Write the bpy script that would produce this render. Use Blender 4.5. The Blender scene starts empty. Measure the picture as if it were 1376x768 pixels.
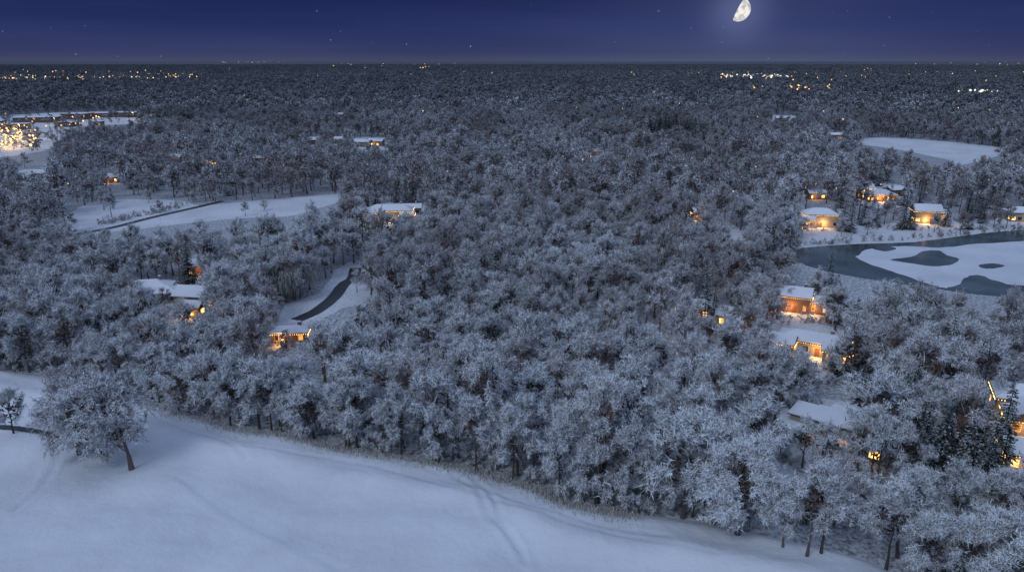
import bpy, math, random, time
import numpy as np
from mathutils import Vector, noise, Matrix
T0=time.time()
R=random.Random(7)
H=70.0; F=982.0; PITCH=math.atan(302/982)
CP,SP=math.cos(PITCH),math.sin(PITCH)
def g(u,v,z=0.0):
    """camera pixel -> ground plan position in metres"""
    a=(u-688)/F; b=(384-v)/F
    dx=a; dy=CP+b*SP; dz=-SP+b*CP
    t=(z-H)/dz
    return (dx*t,dy*t)
scene=bpy.context.scene
def link(o,parent=None):
    scene.collection.objects.link(o)
    if parent: o.parent=parent
    return o
# ---------------------------------------------------------------- materials
def newmat(name):
    m=bpy.data.materials.new(name); m.use_nodes=True
    nt=m.node_tree; nt.nodes.clear()
    return m,nt
def nd(nt,t,inp=None,**p):
    n=nt.nodes.new(t)
    for k,v in p.items(): setattr(n,k,v)
    if inp:
        for k,v in inp.items():
            if isinstance(v,bpy.types.NodeSocket): nt.links.new(v,n.inputs[k])
            else: n.inputs[k].default_value=v
    return n
def mth(nt,op,a,b=0.0,c=0.0,clamp=False):
    n=nd(nt,'ShaderNodeMath',{0:a,1:b,2:c},operation=op); n.use_clamp=clamp
    return n.outputs[0]
def mixc(nt,f,a,b):
    n=nt.nodes.new('ShaderNodeMix'); n.data_type='RGBA'
    for s,v in ((n.inputs[0],f),(n.inputs[6],a),(n.inputs[7],b)):
        if isinstance(v,bpy.types.NodeSocket): nt.links.new(v,s)
        else: s.default_value=v if not isinstance(v,tuple) else (*v,1)[:4]
    return n.outputs[2]
def maprange(nt,v,a,b,c,d):
    n=nd(nt,'ShaderNodeMapRange',{0:v,1:a,2:b,3:c,4:d}); return n.outputs[0]
def noiz(nt,vec,scale,detail=4,rough=.55):
    return nd(nt,'ShaderNodeTexNoise',{'Vector':vec,'Scale':scale,'Detail':detail,'Roughness':rough}).outputs[0]
def out(nt,sh): nd(nt,'ShaderNodeOutputMaterial',{0:sh})
def pos(nt): return nd(nt,'ShaderNodeNewGeometry').outputs['Position']
def plain(name,col,rough=.8,var=.15,scale=2.0):
    m,nt=newmat(name); p=pos(nt)
    n=noiz(nt,p,scale)
    c=mixc(nt,n,tuple(x*(1-var) for x in col),tuple(min(1,x*(1+var)) for x in col))
    b=nd(nt,'ShaderNodeBsdfPrincipled',{'Base Color':c,'Roughness':rough}); out(nt,b.outputs[0]); return m
def emis(name,col,s,var=True):
    m,nt=newmat(name)
    st=s
    if var:
        n=noiz(nt,pos(nt),.9,2)
        st=mth(nt,'MULTIPLY',maprange(nt,n,.35,.65,.25,1.5),s)
    e=nd(nt,'ShaderNodeEmission',{0:(*col,1),1:st}); out(nt,e.outputs[0])
    m.cycles.emission_sampling='NONE'
    return m
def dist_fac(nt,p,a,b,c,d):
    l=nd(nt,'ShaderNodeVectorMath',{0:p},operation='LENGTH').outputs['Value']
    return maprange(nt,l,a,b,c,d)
def tree_mat(name,barkA,barkB,snowmul=1.0,patch=True):
    m,nt=newmat(name); p=pos(nt)
    at=nd(nt,'ShaderNodeAttribute',attribute_name='snow').outputs['Fac']
    rnd=nd(nt,'ShaderNodeObjectInfo').outputs['Random']
    big=noiz(nt,p,.012,2)
    pk=maprange(nt,big,.38,.62,0,1)
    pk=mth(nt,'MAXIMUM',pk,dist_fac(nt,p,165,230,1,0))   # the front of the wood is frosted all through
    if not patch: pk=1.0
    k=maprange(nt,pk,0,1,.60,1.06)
    k=mth(nt,'MULTIPLY',k,dist_fac(nt,p,250,1300,1.0,.50))  # distance haze painted in: far twigs lose their snow white
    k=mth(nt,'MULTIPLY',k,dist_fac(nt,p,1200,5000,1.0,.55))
    k=mth(nt,'MULTIPLY',k,maprange(nt,rnd,0,1,.72,1.14))
    k=mth(nt,'MULTIPLY',k,snowmul)
    s=mth(nt,'MULTIPLY',at,k)
    s=mth(nt,'MULTIPLY',s,mth(nt,'ADD',mth(nt,'GREATER_THAN',at,.3),.25),clamp=True)
    r2=mth(nt,'POWER',mth(nt,'FRACT',mth(nt,'MULTIPLY',rnd,7.31)),2.2)
    r2=mth(nt,'MAXIMUM',r2,mth(nt,'MULTIPLY',mth(nt,'SUBTRACT',1.0,pk),.7))
    bark=mixc(nt,r2,barkA,barkB)
    bark=mixc(nt,dist_fac(nt,p,300,1500,0,.9),bark,(.042,.050,.068))  # bark tinted dark blue with distance, standing in for haze
    c=mixc(nt,s,bark,(.87,.90,.93))
    b=nd(nt,'ShaderNodeBsdfDiffuse',{0:c}); out(nt,b.outputs[0]); return m
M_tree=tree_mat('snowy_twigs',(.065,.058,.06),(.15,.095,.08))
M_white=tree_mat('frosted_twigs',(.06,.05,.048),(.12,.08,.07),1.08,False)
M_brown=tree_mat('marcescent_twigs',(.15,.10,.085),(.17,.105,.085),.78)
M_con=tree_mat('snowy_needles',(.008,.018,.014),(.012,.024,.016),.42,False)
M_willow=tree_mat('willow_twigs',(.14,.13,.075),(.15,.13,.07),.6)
def snow_mat(name,base=(.8,.82,.86),litter=0.0,track=False,far=True):
    m,nt=newmat(name); p=pos(nt)
    n1=noiz(nt,p,.05,5); n2=noiz(nt,p,1.1,5,.65)
    c=mixc(nt,maprange(nt,n1,.3,.7,0,1),tuple(x*.8 for x in base),base)
    if litter>0:
        l=maprange(nt,n2,.42,.62,0,1)
        l=mth(nt,'MULTIPLY',l,litter)
        c=mixc(nt,l,c,(.07,.06,.055))
    if track:
        a=nd(nt,'ShaderNodeAttribute',attribute_name='track').outputs['Fac']
        c=mixc(nt,a,c,(.52,.56,.62))
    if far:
        c=mixc(nt,dist_fac(nt,p,300,1800,0,.95),c,(.06,.07,.09))  # far ground darkened and blued in its colour to suggest haze
    n3=noiz(nt,p,.35,6,.7)
    bm=nd(nt,'ShaderNodeBump',{'Strength':.8,'Distance':.35,'Height':mth(nt,'ADD',n3,mth(nt,'MULTIPLY',n2,.4))})
    b=nd(nt,'ShaderNodeBsdfPrincipled',{'Base Color':c,'Roughness':.75,'Normal':bm.outputs[0]})
    b.inputs['Specular IOR Level'].default_value=.25
    out(nt,b.outputs[0]); return m
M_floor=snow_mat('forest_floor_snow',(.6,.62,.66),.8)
M_field=snow_mat('field_snow',(.75,.77,.81),track=True,far=False)
M_snow=snow_mat('open_snow',(.74,.76,.80),.3,far=False)
M_ice=snow_mat('ice_snow',(.66,.69,.74),far=False)
M_roofsnow=snow_mat('roof_snow',(.78,.80,.85),far=False)
M_asph=plain('wet_asphalt',(.035,.037,.042),.45)
M_roof=plain('dark_shingle',(.06,.055,.055))
M_brick=plain('brick_wall',(.17,.10,.07),.85,.25,6)
M_stucco=plain('grey_siding',(.27,.25,.22))
M_stone=plain('stone_wall',(.22,.195,.165),.85,.3,4)
M_glass=plain('dark_glass',(.02,.025,.035),.1)
M_frame=plain('white_trim',(.5,.5,.48))
M_door=plain('wood_door',(.12,.05,.03))
M_metal=plain('grey_metal',(.2,.2,.21),.4)
M_win=emis('lit_window',(1,.52,.14),3.0)
M_windim=emis('dim_window',(1,.38,.08),1.0)
M_bead=emis('warm_bulb',(1,.56,.18),8)
M_lampg=emis('sodium_lamp',(1,.66,.28),16,False)
M_farl=emis('far_warm_lamp',(1,.6,.27),2.0)
M_farw=emis('far_white_lamp',(.95,.88,.8),1.7)
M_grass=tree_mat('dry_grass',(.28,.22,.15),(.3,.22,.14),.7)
# ---------------------------------------------------------------- mesh builder
class MB:
    def __init__(s): s.v=[];s.f=[];s.s=[]
    def quad(s,a,b,c,d,sn):
        i=len(s.v); s.v+= [a,b,c,d]; s.f.append((i,i+1,i+2,i+3)); s.s.append(sn)
    def tri(s,a,b,c,sn):
        i=len(s.v); s.v+= [a,b,c]; s.f.append((i,i+1,i+2)); s.s.append(sn)
    def tube(s,p0,p1,r0,r1,n=4,snow=True):
        d=(p1-p0)
        if d.length<1e-5:return
        d.normalize()
        a=d.cross(Vector((0,0,1)))
        if a.length<.05:a=Vector((1,0,0))
        a.normalize(); b=a.cross(d)
        i=len(s.v)
        for p,r in((p0,r0),(p1,r1)):
            for k in range(n):
                t=2*math.pi*(k+.5)/n
                s.v.append(p+a*(r*math.cos(t))+b*(r*math.sin(t)))
        for k in range(n):
            k2=(k+1)%n
            s.f.append((i+k,i+k2,i+n+k2,i+n+k))
            t=2*math.pi*(k+1)/n
            nz=(a*math.cos(t)+b*math.sin(t)).z
            s.s.append(.75 if (snow and nz>.6) else .1)
    def mesh(s,name,mat):
        me=bpy.data.meshes.new(name)
        me.from_pydata([tuple(v) for v in s.v],[],s.f)
        at=me.attributes.new('snow','FLOAT','FACE'); at.data.foreach_set('value',s.s)
        me.materials.append(mat); return me
def rdir(r):
    z=r.uniform(-1,1);t=r.uniform(0,6.2832);q=math.sqrt(1-z*z)
    return Vector((q*math.cos(t),q*math.sin(t),z))
def gen_tree(name,seed,h=15,rx=5,ry=None,n1=8,n2=6,n3=6,tw=18,tl=(.5,1.2),w=.09,base=.10,trunk=.26,off=(0,0),mat=None,mb=None,origin=None,puffs=1,droop=0,lo=.7,dark=.2,core=60):
    r=random.Random(seed); ry=ry or rx
    own=mb is None
    if own: mb=MB()
    O=Vector(origin) if origin else Vector((0,0,0))
    zc=h*(base+1)/2; rz=h*(1-base)/2
    c=Vector((off[0],off[1],zc)); rad=Vector((rx,ry,rz))
    sd=Vector((seed*3.7,seed*1.3,0))
    def clampe(p,m=1.0):
        q=Vector(((p.x-c.x)/rad.x,(p.y-c.y)/rad.y,(p.z-c.z)/rad.z))
        l=q.length
        if l<1e-4:return p
        lim=m*(1+.65*noise.noise(q/l*2.1+sd))
        if l>lim:
            q*=lim*r.uniform(.84,1)/l
            return Vector((c.x+q.x*rad.x,c.y+q.y*rad.y,c.z+q.z*rad.z))
        return p
    pts=[Vector((0,0,0))]
    for k in range(1,5):
        z=h*.62*k/4
        pts.append(Vector((off[0]*.5*(k/4)**2+r.uniform(-.15,.15)*h/15,off[1]*.5*(k/4)**2+r.uniform(-.15,.15)*h/15,z)))
    for k in range(4):
        mb.tube(O+pts[k],O+pts[k+1],trunk*(1-.2*k)*(1.25 if k==0 else 1),trunk*(1-.2*(k+1)),6,False)
    def tp(z):
        t=min(3.999,max(0,z/(h*.62)*4)); k=int(t); return pts[k].lerp(pts[k+1],t-k)
    # added dark triangles inside the crown, blocking light for shade between clumps
    for q in range(core):
        dd=rdir(r)*r.uniform(.15,.6); p=c+Vector((dd.x*rad.x,dd.y*rad.y,dd.z*rad.z*.95))
        mb.tri(O+p+rdir(r)*rx*.16,O+p+rdir(r)*rx*.16,O+p+rdir(r)*rx*.16,r.choice((.05,.1,.15)))
    for i in range(n1):
        az=6.2832*(i+r.uniform(-.35,.35))/n1*2.0+ (0 if i%2 else .4)
        el=-.55+1.9*((i*0.618)%1.0)
        if i==0: el=1.4
        d=Vector((math.cos(az)*math.cos(el),math.sin(az)*math.cos(el),math.sin(el)))
        t1=c+Vector((d.x*rad.x,d.y*rad.y,d.z*rad.z))*r.uniform(.5,.66)
        s1=tp(max(h*.08,min(h*.58,t1.z-rx*.35-r.uniform(0,1))))
        mid=s1.lerp(t1,.5)+Vector((0,0,-.05*h*(1 if d.z<.7 else 0)))
        mb.tube(O+s1,O+mid,trunk*.42,trunk*.3,4); mb.tube(O+mid,O+t1,trunk*.3,trunk*.18,4)
        for j in range(n2):
            s2=mid.lerp(t1,r.uniform(.1,1))
            o=(s2-c); o=Vector((o.x/rad.x,o.y/rad.y,o.z/rad.z)); 
            if o.length>.01:o.normalize()
            dd=(rdir(r)+o*.8+Vector((0,0,.15)))
            t2=clampe(s2+dd*rx*.36,.9)
            mb.tube(O+s2,O+t2,trunk*.16,trunk*.08,3)
            for k in range(n3):
                s3=s2.lerp(t2,r.uniform(.25,1))
                o=s3-c; o.normalize()
                t3=clampe(s3+(rdir(r)*1.0+o*.9+Vector((0,0,.2-droop)))*rx*.2)
                mb.tube(O+s3,O+t3,trunk*.09,trunk*.045,3)
                cs=r.uniform(.6,1.1)
                for q in range(tw):
                    s4=s3.lerp(t3,r.uniform(.1,1.05))
                    dv=(rdir(r)+o*.55+Vector((0,0,.12-droop))).normalized()
                    L=r.uniform(*tl); e=s4+dv*L
                    wv=dv.cross(rdir(r)+Vector((0,0,1.2)))
                    if wv.length<.1:continue
                    wv=wv.normalized()*w*r.uniform(.5,1.3)*.5
                    mb.tri(O+s4-wv,O+s4+wv,O+e,.12 if r.random()<dark else min(1,cs*r.uniform(lo,1.15)))
                for q in range(puffs):
                    s4=s3.lerp(t3,r.uniform(.4,1))+rdir(r)*.25*rx/5
                    a=rdir(r);a.z*=.35;b=a.cross(Vector((0,0,1))+rdir(r)*.3).normalized()
                    a=a.normalized()*w*r.uniform(1.1,2.6);b*=w*r.uniform(.8,1.8)
                    mb.quad(O+s4-a,O+s4-b,O+s4+a*.8,O+s4+b,1.0)
    if own: return mb.mesh(name,mat or M_tree)
def gen_conifer(name,seed,h=14,rx=3.0,dens=12,w=.2):
    r=random.Random(seed); mb=MB()
    mb.tube(Vector((0,0,0)),Vector((0,0,h*.97)),.2,.03,6,False)
    z=h*.05
    while z<h*.97:
        f=1-z/h; rr=rx*(f**.85)*r.uniform(.8,1.12)+.15
        n=int(5+7*f)
        for i in range(n):
            a=r.uniform(0,6.2832); L=rr*r.uniform(.7,1.1)
            d=Vector((math.cos(a),math.sin(a),0)); side=Vector((-d.y,d.x,0))
            p0=Vector((0,0,z)); dz=-.22*L
            p1=p0+d*L+Vector((0,0,dz))
            mb.tube(p0,p1,.035,.012,3)
            for k in range(int(dens*(.4+f))):
                t=r.uniform(.12,1); b=p0.lerp(p1,t)
                b.z-=.15*math.sin(t*3)*L*.3
                sgn=r.choice((-1,1))
                dv=(d*.6+side*sgn*r.uniform(.2,1)+Vector((0,0,r.uniform(-.45,.05)))).normalized()
                e=b+dv*r.uniform(.35,.75)*(.5+.6*f)
                wv=dv.cross(Vector((0,0,1))+rdir(r)*.4).normalized()*w*r.uniform(.4,1)
                mb.quad(b-wv*.4,b+wv*.4,e+wv,e-wv*.6,r.choice((.1,.12,.15,.2,.6,.8,1.0)) )
        z+=h*.036*r.uniform(.8,1.2)
    return mb.mesh(name,M_con)
def gen_willow(name,seed,h=13,rx=6):
    r=random.Random(seed); mb=MB()
    mb.tube(Vector((0,0,0)),Vector((.2,.1,h*.4)),.4,.3,7,False)
    for i in range(14):
        a=r.uniform(0,6.28);rr=rx*math.sqrt(r.uniform(.05,.8))
        top=Vector((rr*math.cos(a),rr*math.sin(a),h*(1-.35*(rr/rx)**2)*r.uniform(.85,1)))
        mb.tube(Vector((.2,.1,h*.38)),top,.16,.06,4)
        for j in range(26):
            s=top+Vector((r.gauss(0,1.1),r.gauss(0,1.1),r.uniform(-.9,.4)))
            mb.tube(top,s,.04,.02,3)
            for k in range(12):
                b=s+rdir(r)*.5; L=r.uniform(1.5,4.5)
                e=b+Vector((r.uniform(-.3,.3)+(top.x*.06),r.uniform(-.3,.3)+top.y*.06,-L))
                wv=Vector((r.uniform(-1,1),r.uniform(-1,1),0)).normalized()*.05
                mb.quad(b-wv,b+wv,e+wv*.4,e-wv*.4,r.choice((.2,.5,.9)))
    return mb.mesh(name,M_willow)
def proto(coll,name,me):
    o=bpy.data.objects.new(name,me); coll.objects.link(o); return o
C_near=bpy.data.collections.new('near_trees'); C_mid=bpy.data.collections.new('mid_trees'); C_con=bpy.data.collections.new('conifers')
C_far=bpy.data.collections.new('far_trees'); C_vf=bpy.data.collections.new('horizon_trees'); C_sh=bpy.data.collections.new('shrubs')
near=[]
for i in range(7):
    me=gen_tree('bare_tree',11+i,h=[15,16,13,17,14,15,12][i],rx=[5,4.4,5.2,4.8,5.6,4.3,4.8][i],base=[.08,.12,.06,.1,.08,.12,.06][i],mat=M_brown if i==5 else M_tree)
    near.append(me); proto(C_near,'bare_tree',me)
con=[gen_conifer('pine_tree',51+i,h=[14,12,15][i],rx=[3.4,3.2,3][i]) for i in range(3)]
for me in con: proto(C_near,'pine_tree',me); proto(C_con,'pine_tree',me)
will=gen_willow('willow_tree',5)
for i in range(5):
    proto(C_mid,'bare_tree',gen_tree('bare_tree_mid',31+i,h=[15,16,13,14,15][i],rx=[5.4,5,5.6,5.9,4.8][i],n1=6,n2=4,n3=4,tw=10,tl=(.8,1.9),w=.24,puffs=1,core=34,dark=.28,mat=M_brown if i==4 else M_tree))
for i in range(2): proto(C_mid,'pine_tree',gen_conifer('pine_tree_mid',61+i,13,3.3,5,.3))
for i in range(4):
    proto(C_far,'bare_tree',gen_tree('bare_tree_far',71+i,h=[15,16,13,14][i],rx=[6.4,6,6.6,6.2][i],n1=5,n2=3,n3=2,tw=8,tl=(1.2,3),w=.75,puffs=1,core=18,dark=.32))
proto(C_far,'pine_tree',gen_conifer('pine_tree_far',81,14,3.6,2,.55))
for i in range(3):
    mb=MB(); rr=random.Random(90+i)
    for k in range(34):
        gen_tree('',200+k+i*50,h=rr.uniform(11,18),rx=rr.uniform(5,7.5),n1=4,n2=2,n3=1,tw=5,tl=(2,5),w=2.6,puffs=0,core=0,mb=mb,origin=(rr.uniform(-45,45),rr.uniform(-45,45),0))
    proto(C_vf,'tree_clump',mb.mesh('tree_clump',M_tree))
for i in range(4):
    proto(C_sh,'shrub',gen_tree('shrub',101+i,h=[3.2,4.5,2.4,5.5][i],rx=[1.9,2.3,1.6,2.2][i],n1=6,n2=4,n3=4,tw=12,tl=(.3,.8),w=.08,base=.03,trunk=.07,core=12,mat=M_brown if i==2 else M_tree))
print('protos',time.time()-T0)
def scatter(name,coll,P,rot,scl,idx):
    n=len(P)
    me=bpy.data.meshes.new(name); me.vertices.add(n)
    me.vertices.foreach_set('co',np.asarray(P,dtype=np.float32).ravel())
    a=me.attributes.new('rot','FLOAT_VECTOR','POINT'); a.data.foreach_set('vector',np.asarray(rot,dtype=np.float32).ravel())
    a=me.attributes.new('scl','FLOAT_VECTOR','POINT'); a.data.foreach_set('vector',np.asarray(scl,dtype=np.float32).ravel())
    a=me.attributes.new('idx','INT','POINT'); a.data.foreach_set('value',np.asarray(idx,dtype=np.int32))
    ob=link(bpy.data.objects.new(name,me))
    ng=bpy.data.node_groups.new(name+'_scatter','GeometryNodeTree')
    ng.interface.new_socket('Geometry',in_out='INPUT',socket_type='NodeSocketGeometry')
    ng.interface.new_socket('Geometry',in_out='OUTPUT',socket_type='NodeSocketGeometry')
    gi=ng.nodes.new('NodeGroupInput'); go=ng.nodes.new('NodeGroupOutput')
    ci=ng.nodes.new('GeometryNodeCollectionInfo'); ci.inputs['Collection'].default_value=coll
    ci.inputs['Separate Children'].default_value=True; ci.inputs['Reset Children'].default_value=True
    ip=ng.nodes.new('GeometryNodeInstanceOnPoints'); ip.inputs['Pick Instance'].default_value=True
    def na(nm,t):
        q=ng.nodes.new('GeometryNodeInputNamedAttribute'); q.data_type=t; q.inputs['Name'].default_value=nm
        return [s for s in q.outputs if s.enabled][0]
    e2r=ng.nodes.new('FunctionNodeEulerToRotation')
    L=ng.links.new
    L(gi.outputs[0],ip.inputs['Points']); L(ci.outputs[0],ip.inputs['Instance'])
    L(na('rot','FLOAT_VECTOR'),e2r.inputs[0]); L(e2r.outputs[0],ip.inputs['Rotation'])
    L(na('scl','FLOAT_VECTOR'),ip.inputs['Scale']); L(na('idx','INT'),ip.inputs['Instance Index'])
    L(ip.outputs[0],go.inputs[0])
    md=ob.modifiers.new('scatter','NODES'); md.node_group=ng
    return ob
# ---------------------------------------------------------------- plan polygons
def P(l): return [g(*q) for q in l]
EDGE=[(-200,492),(0,500),(100,515),(200,545),(300,572),(400,590),(470,607),(560,622),(650,638),(720,658),(765,680),(850,694),(930,704),(1040,728)]
FIELD=P([(-500,480)]+EDGE+[(1170,760),(1260,800),(1260,1150),(-500,1150)])
OPEN={
'meadow':[(88,290),(130,270),(178,268),(250,270),(268,276),(360,268),(455,261),(465,268),(440,276),(392,290),(330,293),(250,300),(130,314),(90,316)],
'g':[(480,284),(510,274),(564,277),(570,292),(540,300),(520,312),(495,310)],
'road':[(385,412),(430,393),(458,360),(496,356),(494,402),(458,412),(414,434),(390,434)],
'h':[(174,386),(225,383),(285,388),(282,424),(246,426),(180,404)],
'i':[(366,436),(412,436),(414,462),(368,462)],
'b':[(1036,442),(1090,437),(1138,452),(1134,490),(1065,500),(1036,484)],
'c':[(1044,396),(1092,396),(1096,430),(1048,432)],
'a':[(1048,554),(1100,540),(1162,552),(1172,612),(1142,630),(1066,618),(1046,600)],
'a2':[(1038,615),(1062,618),(1058,650),(1042,652)],
'd':[(1328,526),(1430,526),(1480,668),(1354,656),(1350,600),(1330,560)],
'shore':[(1072,307),(1078,286),(1125,282),(1150,300),(1215,296),(1222,276),(1264,276),(1290,300),(1376,288),(1480,288),(1480,306),(1376,309),(1300,316),(1230,325),(1150,328),(1078,332)],
'shore2':[(1158,260),(1178,248),(1214,252),(1212,274),(1162,276)],
'fieldr':[(1130,190),(1190,185),(1290,192),(1352,200),(1345,208),(1290,222),(1270,214),(1200,200)],
'f1':[(880,297),(924,299),(924,311),(882,310)],
'f2':[(927,282),(951,282),(951,297),(927,297)],
'strip':[(966,300),(985,303),(1007,330),(990,340)],
'town':[(-90,165),(60,152),(190,150),(185,165),(100,172),(60,203),(-110,210)],
}
small=[(238,213,10,6),(285,217,11,6),(150,240,10,6),(48,238,20,8),(495,193,22,7),(425,190,10,5),(456,191,9,4),(1050,160,18,4),(930,418,9,6),(985,430,8,5),(610,185,7,4),(455,156,8,3),(1095,262,11,5),(270,362,9,4),(700,150,9,3),(1120,184,9,4),(350,214,9,4),(1322,124,22,2),(800,205,7,4)]
for i,(u,v,a,b) in enumerate(small): OPEN['s%d'%i]=[(u-a,v-b),(u+a,v-b),(u+a*1.1,v+b),(u-a*1.1,v+b)]
LAKE=P([(1062,342),(1080,333),(1150,328),(1230,325),(1300,316),(1376,309),(1500,304),(1560,330),(1520,404),(1376,400),(1300,394),(1250,386),(1180,377),(1110,364),(1075,353)])
OP={k:P(v) for k,v in OPEN.items()}
WIDE={'meadow','road','shore','fieldr','town','a2','i'}
def inpoly(x,y,poly):
    ins=np.zeros(x.shape,bool); n=len(poly)
    for i in range(n):
        x1,y1=poly[i];x2,y2=poly[(i+1)%n]
        if y1==y2: continue
        c=((y1>y)!=(y2>y))&(x<(x2-x1)*(y-y1)/(y2-y1)+x1)
        ins^=c
    return ins
def blocked(x,y,h):
    b=inpoly(x,y,FIELD)
    for z in (0,.3,.55,.72,.88):
        k=H/(H-h*z); X=x*k;Y=y*k
        b|=inpoly(X,Y,LAKE)
        for q,p in OP.items():
            if q in WIDE or z<.7: b|=inpoly(X,Y,p)
    return b
rs=np.random.RandomState(3)
def band(r0,r1,sp,jit=.45,keep=None):
    ys=np.arange(50 if r0<100 else r0*.7,r1,sp); out_=[]
    for y in ys:
        wdt=.8*y+25; xs=np.arange(-wdt,wdt,sp)+ (sp/2 if int(y/sp)%2 else 0)
        out_.append(np.stack([xs,np.full(xs.shape,y)],1))
    A=np.concatenate(out_); A=A+rs.uniform(-jit,jit,A.shape)*sp
    d=np.hypot(A[:,0],A[:,1]); A=A[(d>=r0)&(d<r1)&(A[:,1]>55)]
    return A
def snz(x,y,s,o=0): return noise.noise(Vector((x*s,y*s,o)))
def plant(name,coll,nidx,A,s0,s1,hh=15,special=None,z=-.05,nob=False):
    n=len(A)
    s=rs.uniform(s0,s1,n)
    lump=np.array([snz(a[0],a[1],.02,3) for a in A]) if n<60000 else np.zeros(n)
    s*=1+.35*lump
    ok=~blocked(A[:,0],A[:,1],hh*s)
    if nob: ok|=True
    A=A[ok];s=s[ok];n=len(A)
    idx=rs.randint(0,nidx,n) if special is None else special(A)
    rot=np.stack([rs.uniform(-.06,.06,n),rs.uniform(-.06,.06,n),rs.uniform(0,6.283,n)],1)
    sc=np.stack([s*rs.uniform(.9,1.15,n),s*rs.uniform(.9,1.15,n),s*rs.uniform(.85,1.15,n)],1)
    PP=np.stack([A[:,0],A[:,1],np.full(n,z)],1)
    print(name,n)
    return scatter(name,coll,PP,rot,sc,idx)
A=band(60,340,7.2)
def nearspec(A):
    i=rs.randint(0,7,len(A)); pr=np.where((A[:,0]>55)&(A[:,1]<300),.15,.02)
    m=rs.rand(len(A))<pr; i[m]=rs.randint(7,10,m.sum()); return i
plant('forest',C_near,7,A,.7,1.22,special=nearspec)
A=band(340,1000,9.6)
DC=g(905,190); 
A=A[np.hypot((A[:,0]-DC[0])/26,(A[:,1]-DC[1]+10)/45)>1]
def midspec(A):
    i=rs.randint(0,5,len(A)); cl=np.array([snz(a[0],a[1],.012,17) for a in A])
    m=rs.rand(len(A))<np.where(cl>.25,.35,.03); i[m]=rs.randint(5,7,m.sum()); return i
plant('forest_beyond',C_mid,5,A,.75,1.3,special=midspec)
def farspec(A):
    i=rs.randint(0,4,len(A)); i[rs.rand(len(A))<.07]=4; return i
A=band(1000,3000,14.5); plant('distant_forest',C_far,5,A,.75,1.4,special=farspec)
A=band(3000,13000,90); plant('horizon_forest',C_vf,3,A,.9,1.15,hh=5)
EP=P(EDGE); M_=[];M2=[]
for a,b in zip(EP[:-1],EP[1:]):
    a=Vector(a);b=Vector(b);L=(b-a).length; nn=Vector((-(b-a).y,(b-a).x)).normalized()
    if nn.y<0: nn=-nn
    for i in range(int(L*.7)):
        q=a.lerp(b,R.random())+nn*R.uniform(.2,6); M_.append((q.x,q.y))
    for i in range(int(L*.22)):
        q=a.lerp(b,R.random())+nn*R.uniform(1.0,5); M2.append((q.x,q.y))
plant('woodland_margin',C_sh,4,np.array(M_),.7,1.3,hh=.1)
plant('young_trees',C_near,7,np.array(M2),.45,.75,hh=.1)
# dark stand of evergreens in the middle of the far wood
M_=[]
for i in range(110):
    t=R.uniform(0,6.28);q=math.sqrt(R.random()); M_.append((DC[0]+26*q*math.cos(t),DC[1]-10+42*q*math.sin(t)))
plant('evergreen_stand',C_con,3,np.array(M_),1.2,1.75,nob=True)
print('forest',time.time()-T0)
# ---------------------------------------------------------------- ground
def sheet(name,poly,z,mat,jit=.6,smooth=4):
    pts=[Vector(p) for p in poly]; n=len(pts); o=[]
    for i in range(n):
        p0,p1,p2,p3=pts[i-1],pts[i],pts[(i+1)%n],pts[(i+2)%n]
        for k in range(smooth):
            t=k/smooth
            q=.5*((2*p1)+(p2-p0)*t+(2*p0-5*p1+4*p2-p3)*t*t+(3*p1-p0-3*p2+p3)*t**3)
            o.append((q.x+R.uniform(-jit,jit),q.y+R.uniform(-jit,jit),z))
    me=bpy.data.meshes.new(name); me.from_pydata(o,[],[tuple(range(len(o)))])
    me.materials.append(mat)
    if me.polygons[0].normal.z<0: me.flip_normals()
    return link(bpy.data.objects.new(name,me))
G=90000
me=bpy.data.meshes.new('ground'); me.from_pydata([(-G,-3000,0),(G,-3000,0),(G,G,0),(-G,G,0)],[],[(0,1,2,3)]); me.materials.append(M_floor)
link(bpy.data.objects.new('ground',me))
def grow(poly,k):
    cx=sum(p[0] for p in poly)/len(poly);cy=sum(p[1] for p in poly)/len(poly)
    return [(cx+(p[0]-cx)*k,cy+(p[1]-cy)*k) for p in poly]
nm={'meadow':'snow_meadow','fieldr':'snow_meadow','shore':'snow_lawn'}
for i,(k,p) in enumerate(OP.items()):
    sheet(nm.get(k,'snow_clearing'),grow(p,1.12 if k not in('shore','meadow','fieldr','town') else 1.0),.02+.0013*i,M_snow,.8)
def strip_pts(l,sub=8):
    pts=[Vector(p) for p in l]; o=[]
    for i in range(len(pts)-1):
        p0=pts[max(i-1,0)];p1=pts[i];p2=pts[i+1];p3=pts[min(i+2,len(pts)-1)]
        for k in range(sub):
            t=k/sub
            o.append(.5*((2*p1)+(p2-p0)*t+(2*p0-5*p1+4*p2-p3)*t*t+(3*p1-p0-3*p2+p3)*t**3))
    o.append(pts[-1]); return o
def segdist(X,Y,pts):
    d=np.full(X.shape,1e9)
    for a,b in zip(pts[:-1],pts[1:]):
        ax,ay,bx,by=a[0],a[1],b[0],b[1]; L=(bx-ax)**2+(by-ay)**2+1e-9
        t=np.clip(((X-ax)*(bx-ax)+(Y-ay)*(by-ay))/L,0,1)
        d=np.minimum(d,np.hypot(X-ax-t*(bx-ax),Y-ay-t*(by-ay)))
    return d
tracks=[(P([(560,620),(605,640),(640,668),(655,700),(690,735),(705,760)]),.7),(P([(590,628),(635,650),(662,680),(672,712),(700,745)]),.7),
 (P([(240,648),(300,690),(400,745),(460,775)]),.5),(P([(250,650),(330,698),(430,752)]),.35),(P([(190,560),(240,580),(300,600),(330,625)]),.4),
 (P([(330,610),(480,630),(620,670),(800,720),(960,760)]),.4),(P([(20,690),(60,650),(90,600)]),.5),(P([(450,610),(600,645),(720,690),(900,730)]),.4)]
step=.45
xs=np.arange(-190,130,step); ys=np.arange(66,215,step)
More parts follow.
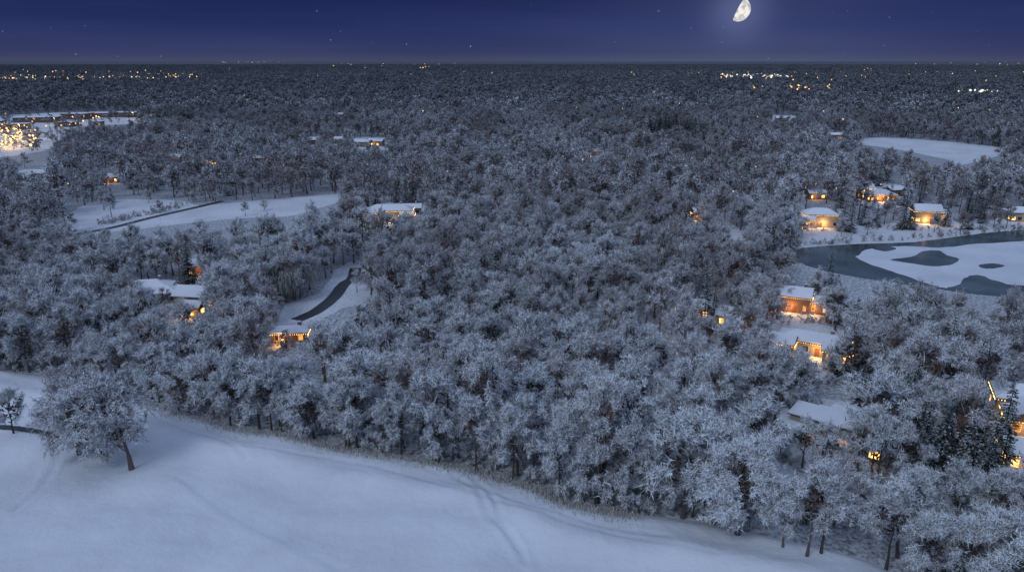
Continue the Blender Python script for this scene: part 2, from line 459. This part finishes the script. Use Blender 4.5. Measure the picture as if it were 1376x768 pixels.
X,Y=np.meshgrid(xs,ys)
sd=segdist(X,Y,FIELD+[FIELD[0]]); sd=np.where(inpoly(X,Y,FIELD),sd,-sd)
TR=np.zeros(X.shape)
xf=X.ravel();yf=Y.ravel()
flat=np.array([noise.noise(Vector((a*.035,b*.05,1)))*1.3+noise.noise(Vector((a*.10,b*.16,5)))*.55+noise.noise(Vector((a*.5,b*.5,9)))*.08 for a,b in zip(xf,yf)]).reshape(X.shape)
Z=1.2+flat
Z+=.9*np.exp(-((sd-9)/3.0)**2)
for i,(t,am) in enumerate(tracks):
    d=segdist(X,Y,[tuple(p) for p in strip_pts(t,5)])
    d=d+.15*flat
    gq=np.exp(-(d/.42)**2); Z-=.24*am*gq; Z+=.12*am*np.exp(-((d-1.1)/.4)**2); TR=np.maximum(TR,gq*am*.75)
s_=np.clip((sd+2.5)/5.0,0,1); s_=s_*s_*(3-2*s_)
Z=-.3+(Z+.3)*s_
def field_z(x,y):
    i=int(round((y-66)/step)); j=int(round((x+190)/step))
    if 0<=i<Z.shape[0] and 0<=j<Z.shape[1]: return max(0,float(Z[i,j]))
    return 0
ny,nx=X.shape
V=np.stack([X.ravel(),Y.ravel(),Z.ravel()],1)
I=np.arange(nx*ny).reshape(ny,nx)
Fq=np.stack([I[:-1,:-1].ravel(),I[:-1,1:].ravel(),I[1:,1:].ravel(),I[1:,:-1].ravel()],1)
me=bpy.data.meshes.new('snow_field'); me.from_pydata(V.tolist(),[],Fq.tolist())
at=me.attributes.new('track','FLOAT','POINT'); at.data.foreach_set('value',TR.ravel().astype(np.float32))
me.materials.append(M_field); me.polygons.foreach_set('use_smooth',[True]*len(me.polygons))
link(bpy.data.objects.new('snow_field',me))
def ribbon(name,pts,w,z,mat,follow=False,jit=.08,sub=8):
    c=strip_pts(pts,sub); v=[];f=[]
    for i,p in enumerate(c):
        a=c[max(i-1,0)];b=c[min(i+1,len(c)-1)]; d=(b-a).normalized(); n=Vector((-d.y,d.x))
        for s in(-1,1):
            q=p+n*s*(w/2+R.uniform(-jit,jit))
            v.append((q.x,q.y,(field_z(q.x,q.y) if follow else 0)+z))
    for i in range(len(c)-1): f.append((2*i,2*i+2,2*i+3,2*i+1))
    me=bpy.data.meshes.new(name); me.from_pydata(v,[],f); me.materials.append(mat)
    return link(bpy.data.objects.new(name,me))
ribbon('cart_path',P([(-80,572),(0,579),(50,587),(85,597),(118,608)]),1.5,.09,M_asph,True,sub=24)
ribbon('road',P([(398,430),(425,418),(448,400),(462,382),(474,374),(478,360)]),4.2,.085,M_asph)
ribbon('road',P([(1345,640),(1380,655),(1450,690)]),4,.085,M_asph)
ribbon('creek',P([(90,317),(150,306),(205,292),(262,279),(300,270)]),4,.075,M_asph)
m,nt=newmat('lake_water'); p=pos(nt); n=noiz(nt,p,.06,4)
c=mixc(nt,maprange(nt,n,.35,.65,0,1),(.02,.035,.04),(.09,.13,.14))
bm=nd(nt,'ShaderNodeBump',{'Strength':.15,'Distance':.05,'Height':noiz(nt,p,1.2,3)})
b=nd(nt,'ShaderNodeBsdfPrincipled',{'Base Color':c,'Roughness':.16,'Normal':bm.outputs[0]}); out(nt,b.outputs[0]); M_water=m
sheet('lake',LAKE,.07,M_water,.3)
sheet('lake_ice',P([(1152,343),(1172,334),(1215,331),(1262,333),(1300,329),(1376,324),(1480,318),(1500,384),(1376,384),(1340,378),(1318,370),(1300,372),(1285,384),(1262,386),(1225,374),(1190,362),(1160,351)]),.10,M_ice,.5)
for q in ([(1196,349),(1225,345),(1240,338),(1262,337),(1272,343),(1288,348),(1280,355),(1255,358),(1225,354)],[(1316,356),(1332,354),(1350,357),(1335,361),(1318,360)],[(1170,333),(1185,330),(1204,334),(1190,338)]):
    sheet('melt_pool',P(q),.13,M_water,.25)
mb=MB(); eg=strip_pts(P([(180,548),(300,574),(400,593),(470,610),(560,625),(650,641),(720,661),(765,683),(850,696)]),10)
for i in range(9000):
    t=R.random()*(len(eg)-1.01); k=int(t); q=eg[k].lerp(eg[k+1],t-k)
    x=q.x+R.gauss(0,1.2);y=q.y+R.gauss(-.3,1.2); z=field_z(x,y)
    hh=R.uniform(.3,.9); a=R.uniform(0,6.28)
    wv=Vector((math.cos(a),math.sin(a),0))*R.uniform(.02,.06); b0=Vector((x,y,z-.05)); e=b0+Vector((R.uniform(-.3,.3),R.uniform(-.3,.3),hh))
    mb.quad(b0-wv,b0+wv,e+wv*.6,e-wv*.6,R.choice((.1,.4,.7,.9)))
link(bpy.data.objects.new('dry_grass',mb.mesh('dry_grass',M_grass)))
# ---------------------------------------------------------------- individual trees
def put(name,me,u,v,s=1,rz=None,z=None):
    x,y=g(u,v); o=bpy.data.objects.new(name,me); link(o)
    o.location=(x,y,(field_z(x,y)-.1) if z is None else z)
    o.rotation_euler=(0,0,R.uniform(0,6.28) if rz is None else rz)
    o.scale=(s,s,s*R.uniform(.94,1.06)) ; return o
M_oak=tree_mat('oak_twigs',(.14,.10,.095),(.15,.10,.09),.88,False)
big=gen_tree('oak_tree',301,h=17.5,rx=9.2,ry=7,n1=19,n2=9,n3=8,tw=28,tl=(.4,.95),w=.085,base=.08,trunk=.42,off=(-5.2,1),droop=.4,mat=M_oak,lo=.6,dark=.22,core=160,puffs=2)
put('oak_tree',big,178,636,1,0)
big2=gen_tree('oak_tree_b',305,h=16,rx=6.8,n1=15,n2=8,n3=8,tw=26,w=.085,base=.06,trunk=.36,mat=M_oak,droop=.15,lo=.4,core=120)
put('oak_tree',big2,108,616,1,0)
ft=[gen_tree('bare_tree_front',341+i,h=[15,16,13,14][i],rx=[4.6,4.4,4.8,4.2][i],n1=9,n2=6,n3=7,tw=24,w=.08,base=[.18,.2,.12,.15][i],trunk=.24,mat=M_oak if i==3 else M_white,dark=.25,puffs=2) for i in range(4)]
put('bare_tree',ft[2],20,588,.75,1)
rt=gen_tree('maple_tree',311,h=16.5,rx=7.4,n1=16,n2=9,n3=8,tw=28,w=.085,base=.14,trunk=.4,mat=M_white,lo=.7,dark=.15,core=120,puffs=2)
put('maple_tree',rt,990,727,1.0,0)
for u,v,k,s in((1082,762,1,.95),(1101,758,0,.9),(1050,748,3,.75),(1190,768,0,.95),(1240,790,2,.9),(1300,800,2,1),(1215,720,0,.8),(1330,740,1,.9),(1120,705,3,.8),(930,694,1,.95),(870,688,0,.9),(800,680,2,.9),(690,646,0,1),(640,634,1,.95),(540,616,0,.95),(470,604,1,1),(465,600,2,1),(365,580,1,.9),(240,552,0,.9),(130,512,2,.9),(40,500,1,.95),(1275,720,0,.9),(1370,720,2,1),(1400,770,0,1),(750,668,1,.9),(590,624,2,.9),(415,592,2,.95),(310,572,0,.9)):
    put('bare_tree',ft[k],u,v,s)
round_=gen_tree('round_tree',321,h=8,rx=5.4,n1=15,n2=8,n3=8,tw=20,w=.1,base=.05,trunk=.3,mat=M_con,lo=.8,puffs=5,dark=.5,core=150)
put('magnolia_tree',round_,1288,580,1)
for u,v,s in((1290,655,1.15),(1258,640,1.1),(1320,665,1.05),(1345,600,1),(1305,625,1.2),(1232,650,1.1),(1340,650,1.05),(1275,610,1.1),(1150,505,1.15),(1170,520,1.1),(1120,506,.7),(1180,500,1.05),(1225,510,1),(1240,500,1),(1150,478,1),(1165,470,1),(1110,400,1),(1120,420,.9),
  (1132,310,1.1),(1142,312,1),(1120,304,1),(1160,302,1.1),(1176,305,.9),(1212,308,1.1),(1222,308,1),(1300,308,.9),(1270,304,1),(1150,250,1.1),(1138,250,1),(1160,247,1.1),(1170,246,1),(1128,252,1),(1180,250,.9),(1195,278,.9),(1262,282,.9),(1320,300,.9),
  (505,274,1),(492,276,.9),(545,274,.9),(555,274,1),(532,272,.8),(480,280,1),(150,272,.8),(1055,535,.9),(1030,560,.9),(1200,560,1.1),(1240,560,1.2),(1205,600,1),(1185,590,1),(575,220,1),(565,222,1),(585,219,1),(560,230,.9),(1220,580,1.1)):
    put('pine_tree',con[R.randrange(3)],u,v,s,z=0)
for u,v,s in((375,405,.9),(396,402,1),(352,400,.8),(384,392,.9)): put('willow_tree',will,u,v,s,z=0)
for u,v,s,k in((140,282,.8,0),(150,290,.7,3),(355,283,.45,2),(330,290,.5,1),(200,272,.5,4),(215,285,.5,2),(260,272,.5,6),(1188,302,.8,5),(1255,312,.6,1),(1335,306,.8,2),(1290,314,.7,5),(1130,318,.5,3),(480,392,.5,1),(1078,318,.7,2),(1165,316,.6,0),(1352,306,.7,1),
   (1040,500,.55,2),(1120,498,.55,4),(1072,503,.45,0),(1078,628,.65,3),(1105,640,.7,0),(1150,642,.8,1),(1048,612,.5,2),(190,410,.55,0),(245,432,.55,2),(222,416,.5,4),(540,310,.5,1),(505,316,.5,3),(385,468,.4,2)):
    put('bare_tree',near[k],u,v,s,z=0)
shr=[]
for i in range(90):
    t=i/90; x,y=g(135+115*t+R.uniform(-6,6),302-26*t+R.uniform(-2,2)); shr.append((x,y,0))
for (u0,v0,u1,v1,n) in((1080,330,1376,311,60),(1045,500,1140,496,35),(1050,620,1150,634,40),(1050,550,1100,545,14),(500,302,565,298,20),(1180,262,1215,264,8),(1090,310,1370,308,40),(180,406,285,430,26),(370,466,412,466,10),(1045,436,1100,434,12),(1040,520,1150,515,30)):
    for i in range(n):
        t=R.random(); x,y=g(u0+(u1-u0)*t+R.uniform(-4,4),v0+(v1-v0)*t+R.uniform(-2,1)); shr.append((x,y,0))
n=len(shr); sc=rs.uniform(.3,.7,(n,1))*np.ones((1,3))
scatter('hedge_shrubs',C_sh,shr,np.stack([np.zeros(n),np.zeros(n),rs.uniform(0,6,n)],1),sc,rs.randint(0,4,n))
# ---------------------------------------------------------------- buildings
def box(v,f,x0,y0,z0,x1,y1,z1):
    i=len(v); v+=[(x0,y0,z0),(x1,y0,z0),(x1,y1,z0),(x0,y1,z0),(x0,y0,z1),(x1,y0,z1),(x1,y1,z1),(x0,y1,z1)]
    f+=[(i,i+3,i+2,i+1),(i+4,i+5,i+6,i+7),(i,i+1,i+5,i+4),(i+1,i+2,i+6,i+5),(i+2,i+3,i+7,i+6),(i+3,i,i+4,i+7)]
def roofm(v,f,cx,cy,w,d,z,rh,typ,ov,th):
    sw=d>w
    W,D=(d,w) if sw else (w,d); W=W/2+ov;D=D/2+ov
    if typ=='flat': box(v,f,cx-w/2-ov,cy-d/2-ov,z,cx+w/2+ov,cy+d/2+ov,z+th); return
    k=max(W-D,.3) if typ=='hip' else W
    L=[(-W,-D,z),(W,-D,z),(W,D,z),(-W,D,z),(-W,-D,z+th),(W,-D,z+th),(W,D,z+th),(-W,D,z+th),(-k,0,z+th+rh),(k,0,z+th+rh)]
    if sw: L=[(-y,x,zz) for x,y,zz in L]
    i=len(v); v+=[(x+cx,y+cy,zz) for x,y,zz in L]
    f+=[(i,i+3,i+2,i+1),(i,i+1,i+5,i+4),(i+1,i+2,i+6,i+5),(i+2,i+3,i+7,i+6),(i+3,i,i+4,i+7),(i+4,i+5,i+9,i+8),(i+6,i+7,i+8,i+9),(i+5,i+6,i+9),(i+7,i+4,i+8)]
def child(name,v,f,mat,par):
    if not f:return
    me=bpy.data.meshes.new(name); me.from_pydata(v,[],f); me.materials.append(mat)
    return link(bpy.data.objects.new(name,me),par)
def lamp(name,par,x,y,z,e,col=(1,.47,.13),rad=.25):
    l=bpy.data.lights.new(name,'POINT'); l.energy=e; l.color=col; l.shadow_soft_size=rad
    o=link(bpy.data.objects.new(name,l),par); o.location=(x,y,z); return o
def house(name,u,v,rot,wings,wall=M_brick,lit=.5,glow=0,beads=False,seed=0,chim=True):
    r=random.Random(int(u*7+v+seed)); x,y=g(u,v)
    e=bpy.data.objects.new(name,None); link(e); e.location=(x,y,0); e.rotation_euler=(0,0,math.radians(rot))
    wv,wf=[],[];rv,rf=[],[];sv,sf=[],[];fv,ff=[],[];L={0:([],[]),1:([],[]),2:([],[])};dv,df=[],[];bv,bf=[],[]
    for wi,(cx,cy,w,d,h,typ,rh) in enumerate(wings):
        h2=h+.013*wi
        box(wv,wf,cx-w/2,cy-d/2,-.2,cx+w/2,cy+d/2,h2)
        roofm(rv,rf,cx,cy,w,d,h2,rh,typ,.55,.18)
        roofm(sv,sf,cx,cy,w,d,h2+.17,rh,typ,.48,.28)
        st=max(1,int(h/2.8))
        for s in range(st):
            z0=.9+s*2.9; z1=z0+1.5
            if z1>h-.2: z1=h-.25
            for side in range(4):
                ln=w if side in(0,2) else d
                n=max(1,int(ln/2.6))
                for k in range(n):
                    c=-ln/2+ln*(k+.5)/n; hw=r.choice((.4,.6,.85))
                    if wi==0 and s==0 and side==0 and k==n//2:
                        box(dv,df,cx+c-.55,cy-d/2-.06,0,cx+c+.55,cy-d/2+.05,2.15); continue
                    vv,fff=L[0 if r.random()<lit*.5 else (1 if r.random()<lit*.6 else 2)]
                    def bb(V_,F_,pr,ex):
                        a0,a1=c-hw-ex,c+hw+ex; q0,q1=z0-ex,z1+ex
                        if side==0: box(V_,F_,cx+a0,cy-d/2-pr,q0,cx+a1,cy-d/2+.05,q1)
                        elif side==2: box(V_,F_,cx+a0,cy+d/2-.05,q0,cx+a1,cy+d/2+pr,q1)
                        elif side==1: box(V_,F_,cx+w/2-.05,cy+a0,q0,cx+w/2+pr,cy+a1,q1)
                        else: box(V_,F_,cx-w/2-pr,cy+a0,q0,cx-w/2+.05,cy+a1,q1)
                    bb(fv,ff,.03,.1); bb(vv,fff,.06,0)
        if beads:
            for side in(0,1,3):
                ln=(w if side==0 else d)+1.1; n=int(ln/.55)
                for k in range(n+1):
                    c=-ln/2+ln*k/n
                    if side==0:X_,Y_=cx+c,cy-d/2-.6
                    elif side==1:X_,Y_=cx+w/2+.6,cy+c
                    else:X_,Y_=cx-w/2-.6,cy+c
                    box(bv,bf,X_-.05,Y_-.05,h-.1,X_+.05,Y_+.05,h)
    if chim:
        cx,cy,w,d,h,typ,rh=wings[0]
        box(wv,wf,cx+w*.22,cy+.3,h-.5,cx+w*.22+.9,cy+1.1,h+rh+1.1)
        box(sv,sf,cx+w*.22+.05,cy+.35,h+rh+1.1,cx+w*.22+.85,cy+1.05,h+rh+1.28)
    child('walls',wv,wf,wall,e);child('roof',rv,rf,M_roof,e);child('roof_snow',sv,sf,M_roofsnow,e)
    child('window_frames',fv,ff,M_frame,e);child('lit_windows',*L[0],M_win,e);child('dim_windows',*L[1],M_windim,e);child('dark_windows',*L[2],M_glass,e)
    child('door',dv,df,M_door,e);child('string_lights',bv,bf,M_bead,e)
    if glow:
        for wi,(cx,cy,w,d,h,typ,rh) in enumerate(wings[:2]):
            lamp('porch_light',e,cx-w/5+r.uniform(0,.3)*w,cy-d/2-1.5,2.0,glow*(1.0 if wi==0 else .6))
    return e
house('modern_house',1115,592,-38,[(0,0,14,5.5,4.8,'flat',0),(-6,-2.5,5.5,5.5,3.0,'flat',0),(2,5.2,7,5,3.8,'flat',0),(8.5,-1,5,5,3.1,'flat',0),(-2,5,4,4,3.1,'flat',0)],M_stucco,.08)
house('garden_shed',1060,572,-25,[(0,0,4,3,2.4,'gable',1)],M_stone,0,chim=False)
house('stone_house',1092,472,-30,[(0,0,16,6.5,3.3,'hip',1.6),(-7,-4,6,5.5,3.1,'gable',1.5),(6,-4,6,5,3.1,'gable',1.4)],M_stone,.9,500,True)
house('brick_house',1068,416,-25,[(0,0,8,6,4.6,'gable',2.2),(6.5,1,6,5.5,3.1,'gable',1.5)],M_brick,.9,600,True)
house('brick_house',1385,560,-25,[(0,0,14,8,4.6,'hip',2),(-3,-7,6,7,3.2,'gable',2)],M_stone,.7,400,True)
house('stone_house',1378,625,-20,[(0,0,8,6,3.2,'gable',1.8)],M_stucco,.8,700,True)
house('lake_house',1100,303,-10,[(0,0,14,8,5.4,'hip',2.2),(-6,-3,6,6,3.4,'gable',2)],M_stucco,.8,900,True)
house('lake_house',1180,269,5,[(0,0,14,8,3.4,'hip',2.0),(-4,8,7,7,5.6,'gable',2.5)],M_brick,.8,900,True)
house('lake_house',1242,298,-12,[(0,0,11,8,5.4,'gable',2.5),(6,1,6,6,3.5,'gable',2)],M_stone,.9,900,True)
house('lake_house',1372,296,-10,[(0,0,13,8,4,'hip',2)],M_stucco,.3,200)
house('lake_house',1205,262,10,[(0,0,12,7,3.2,'gable',1.6)],M_brick,.1)
house('cottage',938,294,0,[(0,0,6,6,3.2,'gable',1.8)],M_brick,1,800,True)
house('cottage',904,309,10,[(0,0,11,6,3,'gable',1.4)],M_stone,.5,200)
house('manor_house',525,296,2,[(0,0,20,8,5.0,'hip',2.2),(-8,-4,6,5,4.6,'gable',1.8),(8,-3,6,5,3.4,'gable',1.5)],M_stone,.85,500,True)
house('garage_building',552,287,4,[(0,0,10,6,3,'gable',1.6)],M_stone,.1)
house('brick_house',202,400,12,[(0,0,13,8,3.4,'hip',2.2),(6,-4,6,6,3.0,'hip',1.6)],M_stone,.03)
house('brick_house',262,416,-8,[(0,0,8,7,5.0,'gable',2.2),(3,-5,5,4,3,'gable',1.4)],M_stone,.8,500)
house('cottage',391,457,5,[(0,0,9,4.5,2.7,'hip',1.1)],M_brick,.8,500,True)
for u,v,l,gl in((238,217,1,900),(285,222,1,1300),(150,245,.5,300),(40,243,.1,0),(60,239,.1,0),(488,197,.15,0),(505,196,.3,250),(425,194,0,0),(456,193,0,0),(1050,163,0,0),(930,425,1,350),(985,436,1,500),(610,188,.2,0),(455,158,0,0),(1095,267,.4,250),(270,367,.5,150),(700,152,0,0),(1120,187,.2,0),(350,218,.2,0),(1310,125,0,0),(1335,125,0,0),(800,209,.6,150)):
    big_=v<200
    house('cottage' if not big_ else 'farmhouse',u,v,R.uniform(-30,30),[(0,0,(14 if big_ else 9),(7 if big_ else 5.5),(4 if big_ else 3.1),'gable',1.8)],R.choice((M_brick,M_stone)),l,gl)
for u,v,rot,w,d,h in((52,164,14,46,24,6),(105,160,-6,30,22,7),(140,157,10,26,18,5),(172,157,5,26,20,6),(20,174,22,28,16,6),(-30,172,15,50,22,7),(92,170,-12,18,10,5),(130,168,8,14,9,4)):
    house('shopping_centre',u,v,rot,[(0,0,w,d,h,'flat',0),(w*.3,-d*.5,w*.25,5,h*.6,'flat',0)],M_brick,.05,0,chim=False)
def street_lamp(x,y,h,e):
    v,f=[],[]
    em=bpy.data.objects.new('street_lamp',None); link(em); em.location=(x,y,0)
    box(v,f,-.12,-.12,0,.12,.12,h); box(v,f,-.06,-1.4,h-.1,.06,-.12,h-.01); box(v,f,-.3,-.3,0,.3,.3,.5)
    child('pole',v,f,M_metal,em); v2,f2=[],[]; box(v2,f2,-.35,-2.0,h-.22,.35,-1.4,h-.04); child('lamp_head',v2,f2,M_lampg,em)
    v3,f3=[],[]; box(v3,f3,-.4,-2.1,h-.03,.4,-1.3,h+.06); child('lamp_cap',v3,f3,M_metal,em)
    if e: lamp('lamp_light',em,0,-1.7,h-.6,e,(1,.6,.2),.3)
for i in range(12):
    u=R.uniform(-40,50); v=R.uniform(175,201)
    x,y=g(u,v); street_lamp(x,y,9,3000)
for u,v in((100,166),(135,166),(180,160),(75,168)):
    x,y=g(u,v); street_lamp(x,y,8,1300)
mbv,mbf=[],[]
for i in range(40):
    x,y=g(R.uniform(-30,60),R.uniform(178,198))
    box(mbv,mbf,x-2.1,y-.9,.3,x+2.1,y+.9,.85); box(mbv,mbf,x-1.1,y-.8,.86,x+1.2,y+.8,1.45)
    for sx in(-1.4,1.4): box(mbv,mbf,x+sx-.32,y-.93,.06,x+sx+.32,y+.93,.5)
child('parked_cars',mbv,mbf,M_metal,None)
A=[]
for i in range(190): A.append(g(R.uniform(-60,190),R.uniform(155,206)))
plant('car_park_trees',C_mid,5,np.array(A),.4,.8,nob=True)
# ---------------------------------------------------------------- distant lights
def lights(name,lst,mat):
    v,f=[],[]
    for u,v_,rr,z in lst:
        x,y=g(u,v_,z)
        b=[Vector(q)*rr for q in((1,0,0),(-1,0,0),(0,1,0),(0,-1,0),(0,0,1),(0,0,-1))]
        i=len(v); v+=[(x+q.x,y+q.y,z+q.z) for q in b]
        f+=[(i,i+2,i+4),(i+2,i+1,i+4),(i+1,i+3,i+4),(i+3,i,i+4),(i+2,i,i+5),(i+1,i+2,i+5),(i+3,i+1,i+5),(i,i+3,i+5)]
    child(name,v,f,mat,None)
W_=[];K_=[]
def cl(L_,n,u0,u1,v0,v1,r0,r1,z=19):
    for i in range(n): L_.append((R.uniform(u0,u1),R.triangular(v0,v1),R.uniform(r0,r1),z))
cl(W_,30,0,50,100,109,1,3);cl(W_,26,50,190,100,107,1,2.4);cl(W_,22,190,272,97,105,1,2.8);cl(W_,14,0,200,93,100,1.8,3.5);cl(K_,16,0,260,98,108,1.5,3)
cl(K_,38,968,1062,99,105,2,4.2);cl(W_,14,968,1095,97,106,1.6,3);cl(W_,22,1010,1115,112,121,.9,2);cl(K_,18,1285,1350,120,124,1,2.2);cl(W_,20,1060,1376,88,108,1.2,3)
cl(W_,8,562,572,87,93,3,5);cl(W_,24,295,385,81.9,84.2,7,15);cl(W_,40,0,1376,84,110,1.2,3);cl(W_,30,0,1376,100,180,.35,.8,17)
cl(W_,14,440,640,83,90,4,7);cl(W_,14,0,190,152,176,.5,1.0,12);cl(W_,50,0,48,165,202,.6,1.4,11);cl(W_,12,1150,1376,83,88,5,9);cl(W_,22,60,1376,180,300,.18,.36,14)
lights('distant_town_lights',W_,M_farl); lights('distant_white_lights',K_,M_farw)
# ---------------------------------------------------------------- moon
def sdir(u,v):
    a=(u-688)/F;b=(384-v)/F; return Vector((a,CP+b*SP,-SP+b*CP)).normalized()
md=sdir(993,13); D=15000; mc=Vector((0,0,H))+md*D; mr=14.0/F*D*.97
Lm=Vector((.84,-.34,-.42)).normalized()
ax=Lm.cross(Vector((0,0,1))).normalized(); ay=ax.cross(Lm)
v,f=[],[];nr,ns=24,64
v.append(tuple(Lm*mr))
for i in range(1,nr+1):
    th=math.radians(90)*i/nr
    for k in range(ns):
        ph=2*math.pi*k/ns
        v.append(tuple((Lm*math.cos(th)+(ax*math.cos(ph)+ay*math.sin(ph))*math.sin(th))*mr))
for k in range(ns): f.append((0,1+k,1+(k+1)%ns))
for i in range(nr-1):
    for k in range(ns):
        a=1+i*ns+k;b=1+i*ns+(k+1)%ns; f.append((a,a+ns,b+ns,b))
m,nt=newmat('moon_surface')
tc=nd(nt,'ShaderNodeTexCoord').outputs['Object']
n1=noiz(nt,tc,.009,6,.6)
c=mixc(nt,maprange(nt,n1,.42,.6,0,1),(.98,.95,.88),(.5,.5,.52))
e=nd(nt,'ShaderNodeEmission',{0:c,1:.95}); out(nt,e.outputs[0]); m.cycles.emission_sampling='NONE'
mo=child('moon',v,f,m,None); mo.location=mc
# ---------------------------------------------------------------- world
w=bpy.data.worlds.new('World'); scene.world=w; w.use_nodes=True; nt=w.node_tree; nt.nodes.clear()
tc=nd(nt,'ShaderNodeTexCoord').outputs['Generated']
sep=nd(nt,'ShaderNodeSeparateXYZ',{0:tc}); z=sep.outputs[2]
cr=nt.nodes.new('ShaderNodeValToRGB'); nt.links.new(z,cr.inputs[0]); el=cr.color_ramp.elements
stops=[(0,(.055,.062,.125)),(.010,(.032,.042,.118)),(.045,(.015,.025,.112)),(.09,(.006,.011,.062)),(.2,(.05,.065,.14)),(.45,(.23,.315,.51)),(1,(.30,.40,.645))]
el[0].position=0;el[0].color=(*stops[0][1],1);el[1].position=1;el[1].color=(*stops[-1][1],1)
for p_,c_ in stops[1:-1]:
    q=el.new(p_);q.color=(*c_,1)
col=cr.outputs[0]
mp=nd(nt,'ShaderNodeMapping',{'Vector':tc}); mp.inputs['Scale'].default_value=(1.5,1.5,16)
wn=noiz(nt,mp.outputs[0],2.0,4,.5)
wi=mth(nt,'MULTIPLY',maprange(nt,wn,.42,.75,0,1),.010)
cc=nd(nt,'ShaderNodeVectorMath',{0:(.7,.75,1.8),'Scale':wi},operation='SCALE').outputs[0]
dt=nd(nt,'ShaderNodeVectorMath',{0:tc,1:md},operation='DOT_PRODUCT').outputs['Value']
dt=mth(nt,'MAXIMUM',dt,0)
gl=mth(nt,'ADD',mth(nt,'MULTIPLY',mth(nt,'POWER',dt,1800),.09),mth(nt,'MULTIPLY',mth(nt,'POWER',dt,50),.030))
gc=nd(nt,'ShaderNodeVectorMath',{0:(.64,.76,1.25),'Scale':gl},operation='SCALE').outputs[0]
vo=nd(nt,'ShaderNodeTexVoronoi',{'Vector':tc,'Scale':75}); 
sm=maprange(nt,vo.outputs['Distance'],.015,.07,1,0)
br=nd(nt,'ShaderNodeSeparateColor',{0:vo.outputs['Color']}).outputs[0]
stt=mth(nt,'MULTIPLY',mth(nt,'MULTIPLY',mth(nt,'POWER',br,4),.6),sm)
stt=mth(nt,'MULTIPLY',stt,mth(nt,'LESS_THAN',z,.35))
sc_=nd(nt,'ShaderNodeVectorMath',{0:(.8,.9,1.2),'Scale':stt},operation='SCALE').outputs[0]
sky=nt.nodes.new('ShaderNodeTexSky'); sky.sky_type='NISHITA'; sky.sun_disc=False
SE,SR=math.radians(42),math.radians(-140)
sky.sun_elevation=SE; sky.sun_rotation=SR
sks=nd(nt,'ShaderNodeVectorMath',{0:sky.outputs[0],'Scale':.0006},operation='SCALE').outputs[0]
def add(a,b): return nd(nt,'ShaderNodeVectorMath',{0:a,1:b},operation='ADD').outputs[0]
tot=add(add(add(add(col,cc),gc),sc_),sks)
bg=nd(nt,'ShaderNodeBackground',{0:tot,1:1.0}); nd(nt,'ShaderNodeOutputWorld',{0:bg.outputs[0]})
s=bpy.data.lights.new('fill_sun','SUN'); s.energy=.9; s.angle=math.radians(25); s.color=(.76,.87,1)  # added soft sun lamp from behind left, not from the moon
so=link(bpy.data.objects.new('fill_sun',s))
d=Vector((math.sin(SR)*math.cos(SE),math.cos(SR)*math.cos(SE),math.sin(SE)))
so.rotation_euler=d.to_track_quat('Z','Y').to_euler()
# ---------------------------------------------------------------- camera
cam=bpy.data.cameras.new('camera'); cam.sensor_width=36; cam.lens=36*F/1376; cam.clip_end=200000; cam.clip_start=.5
co=link(bpy.data.objects.new('camera',cam)); co.location=(0,0,H); co.rotation_euler=(math.pi/2-PITCH,0,0)
scene.camera=co
scene.view_settings.view_transform='Standard'; scene.view_settings.look='None'; scene.view_settings.exposure=0
print('done',time.time()-T0)
